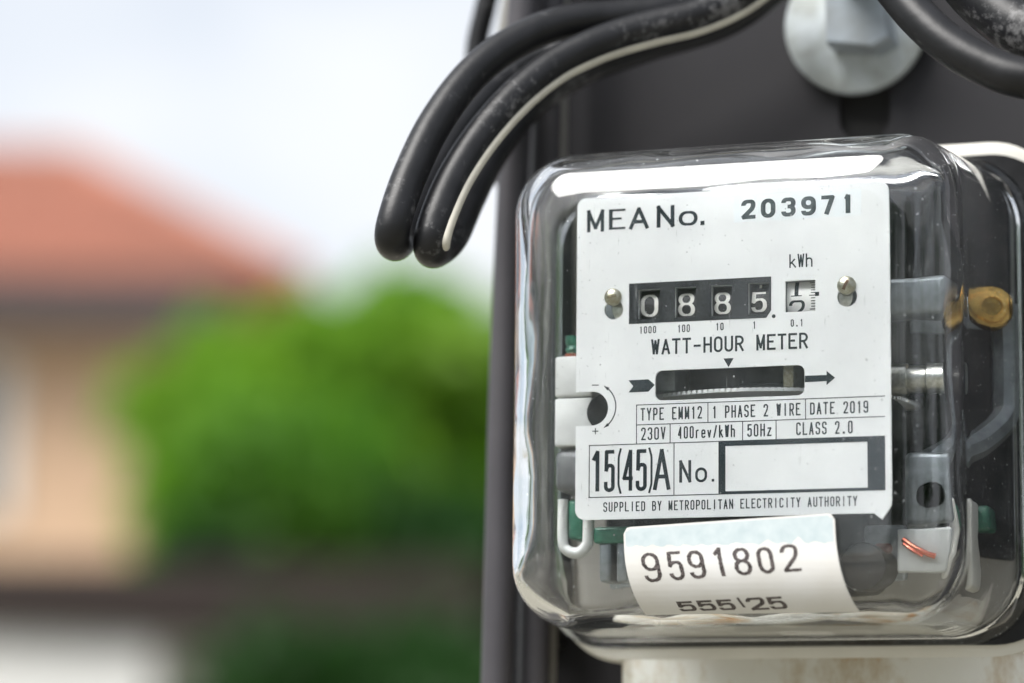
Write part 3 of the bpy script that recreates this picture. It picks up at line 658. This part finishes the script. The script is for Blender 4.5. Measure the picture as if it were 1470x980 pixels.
dg = [('I', xx-.6, xx+.6, zz, zz+5.5, 1.15, 0), ('tick', xx-1.55, xx+1.55, zz+.1, 0, .3, 0), ('2', xx-2.2, xx+2.4, zz-6.6, zz-1.0, .9, .35)]
dg += [('tick', wn[1]-(1.9 if j % 5 == 0 else 1.4)-.35, wn[1]-.2, zz+j*.78+.1, 0, .26, 0) for j in range(-6, 6)]
drum(cx-.2, (wn[1]-wn[0])/2+.5, zc, white_drum, dg, ink)
MB().box((C2(4, 747, 270)[0]-.1, -.12, zz-.55), (C2(4, 780, 270)[0], -.05, zz+.6)).build('pointer_mark', ink, meter, smooth=False)
fr = MB()
for a, b, c_, d in wins:
    for bb in ((a-.45, a-.02, c_, d), (b+.02, b+.45, c_, d)): fr.box((bb[0], .85, bb[2]), (bb[1], 3.2, bb[3]))
    fr.box((a-.45, .85, d+.02), (b+.45, 3.4, d+.4)); fr.box((a-.45, .85, c_-.4), (b+.45, 3.4, c_-.02))
fr.build('register_frame', alu_dk, meter, smooth=False)
MB().box((wins[0][0]-3, 19.6, wins[0][2]-4), (wins[4][1]+3, 21, wins[4][3]+5)).build('register_back', core, meter, smooth=False)

rust_slot_shade = mat('rusted_slot', (.10, .045, .02), .7); slot_shade = mat('worn_slot', (.20, .17, .10), .6)  # dark ribbons stand in for shade in the slots, one tinted rust
# plate screws
for k, (i, x, y, ang, rr) in enumerate(((3, 135, 290, 8, 2.55), (4, 1022, 188, 62, 2.7))):
    sx, sz = C2(i, x, y); s = Vector((sx, -.4, sz))
    mb = MB().lathe([(rr*.98, .9), (rr, 0), (rr*.93, -.5), (rr*.7, -.95), (rr*.35, -1.2), (rr*.05, -1.28)], s, 'Y', 32); so = mb.build('screw', olive, meter)
    d = Vector((math.cos(R_(ang)), 0, math.sin(R_(ang)))); n = Vector((-d.z, 0, d.x)); sm = MB(); w2 = .45
    dome = lambda t_: -1.36*(1-min(1, abs(t_))**2.4)-.06
    for t_ in [i_/8 for i_ in range(-8, 9)]:
        for w_ in (-1, 1): sm.v.append(tuple(s+d*t_*rr*.96+n*w_*w2+Vector((0, dome(t_), 0))))
    sm.f = [(2*i_, 2*i_+1, 2*i_+3, 2*i_+2) for i_ in range(16)]
    sm.build('slot', (rust_slot_shade if k else slot_shade), so, smooth=False, fix=False)
    hx, hz_ = sh[k]; MB().lathe([(4.2, 2.2), (4.2, 1.6), (3.9, 1.4)], (hx+(-3 if k else 3.2), 0, hz_+.4), 'Y', 32).build('screw_post', metal, meter)

# disc with notched bright rim
zd = -9.6; Rd = 44.5; yd = Rd + 3.5
mb = MB(); n = 156
for k in range(n):
    a0, a1 = 2*math.pi*k/n, 2*math.pi*(k+.55)/n; a2 = 2*math.pi*(k+1)/n
    for (p, q_, rr) in ((a0, a1, Rd), (a1, a2, Rd-.7)):
        v = []
        for r2, z in ((Rd-2.5, zd-.55), (rr, zd-.5), (rr, zd+.5), (Rd-2.5, zd+.55)):
            for a in (p, q_): v.append((r2*math.sin(a), yd-r2*math.cos(a), z))
        mb.add(v, [(0, 1, 3, 2), (2, 3, 5, 4), (4, 5, 7, 6)])
mb.lathe([(Rd-2.5, -.5), (Rd-2.5, .5)], (0, yd, zd), 'Z', 96)
mb.build('rotor_disc', disc_m, meter, smooth=False, fix=False)
MB().lathe([(2, -30), (2, 30)], (0, yd, zd), 'Z', 16).build('rotor_shaft', metal, meter)

def wx(px): return at(px, 545, 8).x
MB().box((wx(930), 7.5, -8.6), (wx(971), 22, 4), .3).build('magnet_pole', alu, meter)
MB().box((wx(1124), 9, -8.7), (wx(1139), 22, 4), .3).build('magnet_pole', olive, meter)
MB().box((wx(1040), 24, -8.8), (wx(1124), 27, -5.2), .3).build('magnet_bridge', alu, meter)
# works seen round and through the plate
def part(name, m, a, b, bev=.6, **k): return MB().box(a, b, bev).build(name, m, meter, **k)
p = at(800, 512, 6); q = at(870, 575, 6)
part('terminal_block', alu_lt, (-54.2, 5, -9.6), (-42.5, 24, 2.3), .8)
part('terminal_block', alu_lt, (-54.2, 5.2, -24), (-42.5, 24, -10.0), .6)
part('dark_block', alu_dk, (-54.6, 6, -37.0), (-38, 24, -24.6), 2.5)
mb = MB(); mb.lathe([(5.0, -9), (5.4, -8.6), (5.4, 9)], (-38.5, 13, -14.5), 'Y', 32); mb.build('adjuster_drum', core, meter)
mb = MB(); mb.lathe([(2.1, -4), (2.4, -3), (1.9, -2), (2.4, -1), (1.9, 0), (2.4, 1), (2.4, 3)], (-50.3, 11, 6.0), 'Z', 24); mb.build('terminal_screw', green, meter)
mb = MB(); mb.lathe([(2.5, -.8), (2.5, .8)], (-50.3, 11, 2.9), 'Z', 24); mb.build('terminal_washer', copper, meter)
U = [(-52.5, 9, -39), (-52.5, 9, -51), (-50.6, 9, -54), (-47.5, 9, -54.4), (-45.3, 9, -52.5), (-44.8, 9, -50), (-44.8, 9, -39)]
MB().tube(spline(U, 6), 1.6, 16).build('coil_former', alu_lt, meter)
part('green_winding', green, (-51.2, 9, -50.5), (-46.2, 20, -39), 1.2)
part('green_winding', green, (-43, 8, -52), (20, 20, -47.2), 1.0)
for k in range(4):
    part('magnet_rib', alu, (-41.5+k*5.2, 9, -63), (-38.0+k*5.2, 22, -51.5), .9)
part('lower_plate', alu, (-43, 23, -64), (45, 27, -47), 1)
part('iron_core', core, (-46, 28, -38), (40, 52, 50), 2)
part('iron_core', core, (-30, 12, 18), (30, 27, 44), 1.5)
part('coil_body', core, (-36, 22, -68), (34, 50, -40), 3)
# cast frame: cross bar, right leg and lower arm, brass bolt
part('frame_bar', alu, (-50, 16, 12.0), (59, 30, 22.5), 1.5)
fr = MB(); Q = [(66, 54, 20), (66, 54, -6), (65.5, 52, -14), (60, 42, -22), (53, 32, -27), (50, 26, -33), (50, 22, -48)]
fr.tube(spline(Q, 8), 4.2, 8).build('frame_arm', alu, meter)
part('frame_bar', alu, (40, 53.5, 11.5), (68.6, 56.5, 23.5), 1.5)
bb = MB().lathe([(7.4, 4), (7.4, 0), (6.9, -1.2), (5.4, -1.3), (5.2, -2.6), (3.4, -2.8), (3.2, -1.9), (.5, -1.9)], (58.6, 30.5, 19), 'Y', 40)
br = MB(); base = bb.v
br.lathe([(6.6, -2), (6.6, 1.2), (6.0, 2.2), (4.8, 2.3), (4.6, 3.4), (3.0, 3.6), (2.8, 2.6), (.4, 2.6)], (0, 0, 0), 'X', 40)
bo = br.build('brass_bolt', brass, meter); bo.location = (.0632, .0470, .0180); bo.rotation_euler = (0, 0, R_(-72))
mb = MB(); mb.lathe([(4.6, -8), (4.6, -3), (4.0, -2.6), (4.0, 2), (4.6, 2.4), (4.6, 9)], (50, 20, -6.2), 'X', 28); mb.build('magnet_cylinder', metal, meter)
part('frame_lower', alu, (46.5, 14, -48), (60.5, 18, -27.5), 1.8)
mb = MB(); mb.lathe([(3.6, -3), (3.6, 3), (3.0, 3.4)], (54, 17, -40), 'Y', 24); mb.build('clamp_hole', core, meter)
part('milky_tab', trans, (45, 10, -62), (60, 13, -49.5), .8)
MB().tube(spline([(47, 9, -52.5), (50, 8.4, -54.5), (53.5, 8.2, -56), (56.5, 8.8, -57)], 6), .75, 12).build('copper_lead', copper, meter)
MB().tube(spline([(47, 9, -53.7), (50, 8.3, -55.7), (53, 8.4, -57)], 6), .5, 12).build('copper_lead', copper, meter)
part('cream_post', base_m, (58, 20, -64), (61.5, 34, -40), 1.2)
part('green_winding', green, (57.5, 40, -48), (63.5, 52, -40), 1.5)
for x, y in ((36, 6), (16, 8)):
    MB().lathe([(6.4, -5), (6.8, -4), (6.8, 12)], (x, y+6, -60), 'Y', 28).build('terminal_barrel', core, meter)
part('red_lead', mat('dark_red_wire', (.10, .03, .022), .4), (38, 12, -56), (43, 15, -53), 1.2)

mb = MB(); mb.loft([rrect(78.4, -79.0, 66.5, 21, y, 5.8, 12, 4) for y in (58.25, 59.4)]); mb.build('gasket', rubber, meter, sharp=30)  # black ring, widened at right to darken what the side glass mirrors
# base behind the cover
part('base_lining', mat('dusty_base_paint', (.40, .38, .35), .5, 0, .3, 35, (.24, .23, .21), bump=.3, bscale=150), (-65.5, 55.6, -72.5), (68.3, 61, 58.5), 5)  # greyer and darker than the outer base paint
part('base_panel', core, (-54, 53.6, -55), (67.6, 57, 57.5), 1)
mb = MB(); rings = []
for ins, y in ((3, 59.5), (1, 60), (0, 61.5), (0, 66), (1.2, 68), (5, 72), (8, 76), (9, BY-.5)):
    rings.append(rrect(78.4-ins, -83.4+ins, 71.0-ins, 22-ins*.5, y, 6.2, 12, 4))
mb.loft(rings, True, True); mb.build('base', base_m, meter)
mb = MB(); rings = []
for ins, y in ((3.0, 46), (.8, 46.8), (0, 49), (0, BY-14.5)):
    rings.append(rrect(66-ins, -150+ins, -80.5-ins*.4, 3, y+14, 14.5, 8, 6))
mb.loft(rings, True, True); mb.build('terminal_cover', rusty, meter)

# glass cover: thick walled open box, rounded corners, drafted sides
ZT, ZB, HX, YF = 61.9, -76.3, 66.0, -12.0
def corner(a, b, n, m=16):          # squarish rounded edge: (inset from the wall, depth behind the front)
    out = []
    for k in range(m+1):
        q = R_(90*k/m); out.append((a*(1-math.sin(q)**(2/n)), b*(1-math.cos(q)**(2/n))))
    return out
AO, BO, NO = 18.5, 18.5, 2.15
def dr(y): return max(0, y-(YF+BO))
def oring(ins, y, rc): d = dr(y); return rrect(HX-ins+d*.145, ZB+ins-d*.020, ZT-ins+d*.045, rc, y, 0, 14, 14)
rings = [oring(AO+20, YF, 4), oring(AO+.8, YF, 7.4)]
OC = corner(AO, BO, NO)
for ins, dy in OC: rings.append(oring(ins, YF+dy, 18-ins*.55))
for y in (9, 20, 35, 48, 54): rings.append(oring(0, y, 18+dr(y)*.06))
for ins, y in ((-.3, 55.4), (-.9, 56.2), (-1.5, 57), (-1.7, 58), (-1.7, 58.2)): rings.append(oring(ins, y, 20))
TH = 3.2
inn = []
for ins, y in ((TH, 58.2), (TH, 54), (TH, 40), (TH, 25), (TH, 10)): inn.append(oring(ins, y, 14+dr(y)*.06))
for ins, dy in reversed(corner(15.0, 15.5, 2.1)): inn.append(oring(TH+ins, YF+TH+dy, 15-ins*.45))
inn.append(oring(TH+15.8, YF+TH, 7.6)); inn.append(oring(TH+35, YF+TH, 4))
from mathutils import noise as mn
wob = []
for rg in inn:
    nr_ = []
    for p_ in rg:
        v_ = Vector(p_); k_ = max(0, min(1, (v_.y-(YF+TH)-.3)/3)); k_ *= max(0, min(1, (54-v_.y)/10))
        o_ = mn.noise_vector(v_*.07)*.9*k_ + mn.noise_vector(v_*.16+Vector((9, 3, 5)))*.22*k_
        nr_.append(tuple(v_+o_))
    wob.append(nr_)
inn = wob
mb = MB(); mb.loft(rings+inn, True, True); cov = mb.build('glass_cover', glass, meter, sharp=80)

# label stuck to the front, wrapping under the lower edge
PL = [(YF, -40.0)] + [(YF+dy, ZB+ins) for ins, dy in OC] + [(6.0, ZB-.2)]
PT = [0]
for (y0, z0), (y1, z1) in zip(PL, PL[1:]): PT.append(PT[-1]+math.hypot(y1-y0, z1-z0))
def prof(t, lift=.12):        # t: mm down from z=-40 along the glass surface
    k = 0
    while k < len(PT)-2 and PT[k+1] < t: k += 1
    y0, z0 = PL[k]; y1, z1 = PL[k+1]; L_ = PT[k+1]-PT[k]; f = (t-PT[k])/L_
    def nrm(i):
        i = max(0, min(len(PL)-2, i)); a, b = PL[i], PL[i+1]; l = math.hypot(b[0]-a[0], b[1]-a[1]); return Vector((b[1]-a[1], -(b[0]-a[0])))/l
    n = (nrm(k-1)+nrm(k)).normalized()*(1-f) + (nrm(k)+nrm(k+1)).normalized()*f; n.normalize()
    return y0+(y1-y0)*f+n.x*lift, z0+(z1-z0)*f+n.y*lift
def st_uv(px, py):
    lo, hi = -10.0, PT[-2]
    for _ in range(40):
        m = (lo+hi)/2; y, z = prof(m); x = at(px, py, y).x
        if proj((x, y, z))[1] < py: lo = m
        else: hi = m
    y, z = prof(lo); return at(px, py, y).x, lo
cor = [st_uv(895, 757), st_uv(1198, 736), st_uv(1224, 879), st_uv(924, 882)]
print('sticker corners', cor)
xL, tL = cor[0]; xR, tR = cor[1]; ang = math.atan2(tL-tR, xR-xL); wS = math.hypot(xR-xL, tL-tR); hS = 36.0
def curl(b): return 3.6*(max(0, b-6)/22)**1.7      # the lower part of the label was stuck on slightly askew
def smap(a, b, l=0):    # a across, b down the tilted label
    a_ = a; a = a + curl(b)
    x = xL + a*math.cos(ang) + b*math.sin(ang); t = tL - a*math.sin(ang) + b*math.cos(ang)
    y, z = prof(t, .12+l); return (x, y, z)
tmax = min(st_uv(1224, 879)[1], st_uv(924, 882)[1]) + .2
print('tmax', tmax, PT[-2])
def grid(a0, a1, b0, b1, na, nb, l, th):
    m = MB(); f = []
    for side in (l+th, l):
        for j in range(nb+1):
            for i in range(na+1):
                a = a0+(a1-a0)*i/na; bm_ = (tmax - tL + a*math.sin(ang))/math.cos(ang); bb_ = b0+(min(b1, bm_)-b0)*j/nb
                rcor = 1.8                      # rounded top corners
                if b0 <= 0:
                    e = min(a-a0, a1-a); lim = rcor-math.sqrt(max(0, rcor**2-(rcor-e)**2)) if e < rcor else 0; bb_ = max(bb_, lim)
                m.v.append(smap(a, bb_, side))
    k = (na+1)*(nb+1)
    for j in range(nb):
        for i in range(na):
            q = j*(na+1)+i; m.f.append((q, q+1, q+na+2, q+na+1)); m.f.append((k+q, k+q+na+1, k+q+na+2, k+q+1))
    for i in range(na):
        m.f.append((i, k+i, k+i+1, i+1)); q = nb*(na+1)+i; m.f.append((q, q+1, k+q+1, k+q))
    for j in range(nb):
        q = j*(na+1); m.f.append((q, q+na+1, k+q+na+1, k+q)); q += na; m.f.append((q, k+q, k+q+na+1, q+na+1))
    return m
lab = grid(0, wS, 0, 60, 60, 48, 0, .10).build('paper_label', sticker_m, meter, sharp=60)
def inv(px, py):
    x, t = st_uv(px, py); dx, dt = x-xL, t-tL
    b = dx*math.sin(ang)+dt*math.cos(ang); return dx*math.cos(ang)-dt*math.sin(ang)-curl(b), b
b_l = inv(900, 784)[1]; b_r = inv(1198, 778)[1]
m = MB(); na = 90; rs = random.Random(4)
for j in (0, 1, 2, 3):
    for i in range(na+1):
        a = .55+(wS-1.1)*i/na; e = min(a, wS-a); b0 = .55 if e > 1.8 else 1.2
        bt = b_l+(b_r-b_l)*i/na + .25*math.sin(i*.9)+rs.uniform(-.15, .15) - (1.6*max(0, 1-abs(i-75)/3.2)+.9*max(0, 1-abs(i-62)/4)+.5*max(0, 1-abs(i-50)/3))
        m.v.append(smap(a, b0+(bt-b0)*j/3, .112))
for j in range(3):
    for i in range(na): q = j*(na+1)+i; m.f.append((q, q+1, q+na+2, q+na+1))
m.build('faded_band', sticker_b, lab, fix=False)
S1 = lambda x, y: (880+x/4.083, 740+y/4.083)
def slabel(items, w, name, jit, ct, mt):
    I = Ink(lambda x, z, l: smap(x, -z, .125+l))
    for ch, x0, x1, y0, y1 in items:
        tl = inv(*S1(x0, y0)); tr = inv(*S1(x1, y0)); bl = inv(*S1(x0, y1)); br_ = inv(*S1(x1, y1))
        a0 = (tl[0]+bl[0])/2; a1 = (tr[0]+br_[0])/2; b0 = (tl[1]+tr[1])/2; b1 = (bl[1]+br_[1])/2
        if ch == '/': I.stroke([Vector((a0+.25, -b0)).lerp(Vector((a1-.25, -b1)), k_/8) for k_ in range(9)], a1-a0-.3); continue
        I.glyph(ch, a0, a1, -b1, -b0, w, contrast=ct, sub=.35, jit=jit, lean=-.04)
    I.build(name, mt, lab)
slabel([('9', 180, 285, 213, 392), ('5', 328, 418, 205, 382), ('9', 447, 545, 200, 372), ('1', 575, 685, 183, 355), ('8', 712, 815, 185, 352), ('0', 852, 948, 180, 342), ('2', 990, 1097, 165, 332)], 1.15, 'number_print', .09, .3, stamp)
slabel([('5', 380, 486, 495, 562), ('5', 497, 602, 489, 559), ('5', 613, 716, 484, 556), ('/', 740, 762, 478, 537), ('2', 790, 902, 473, 555), ('5', 910, 1016, 468, 550)], 1.25, 'number_print', .0, .45, stamp)
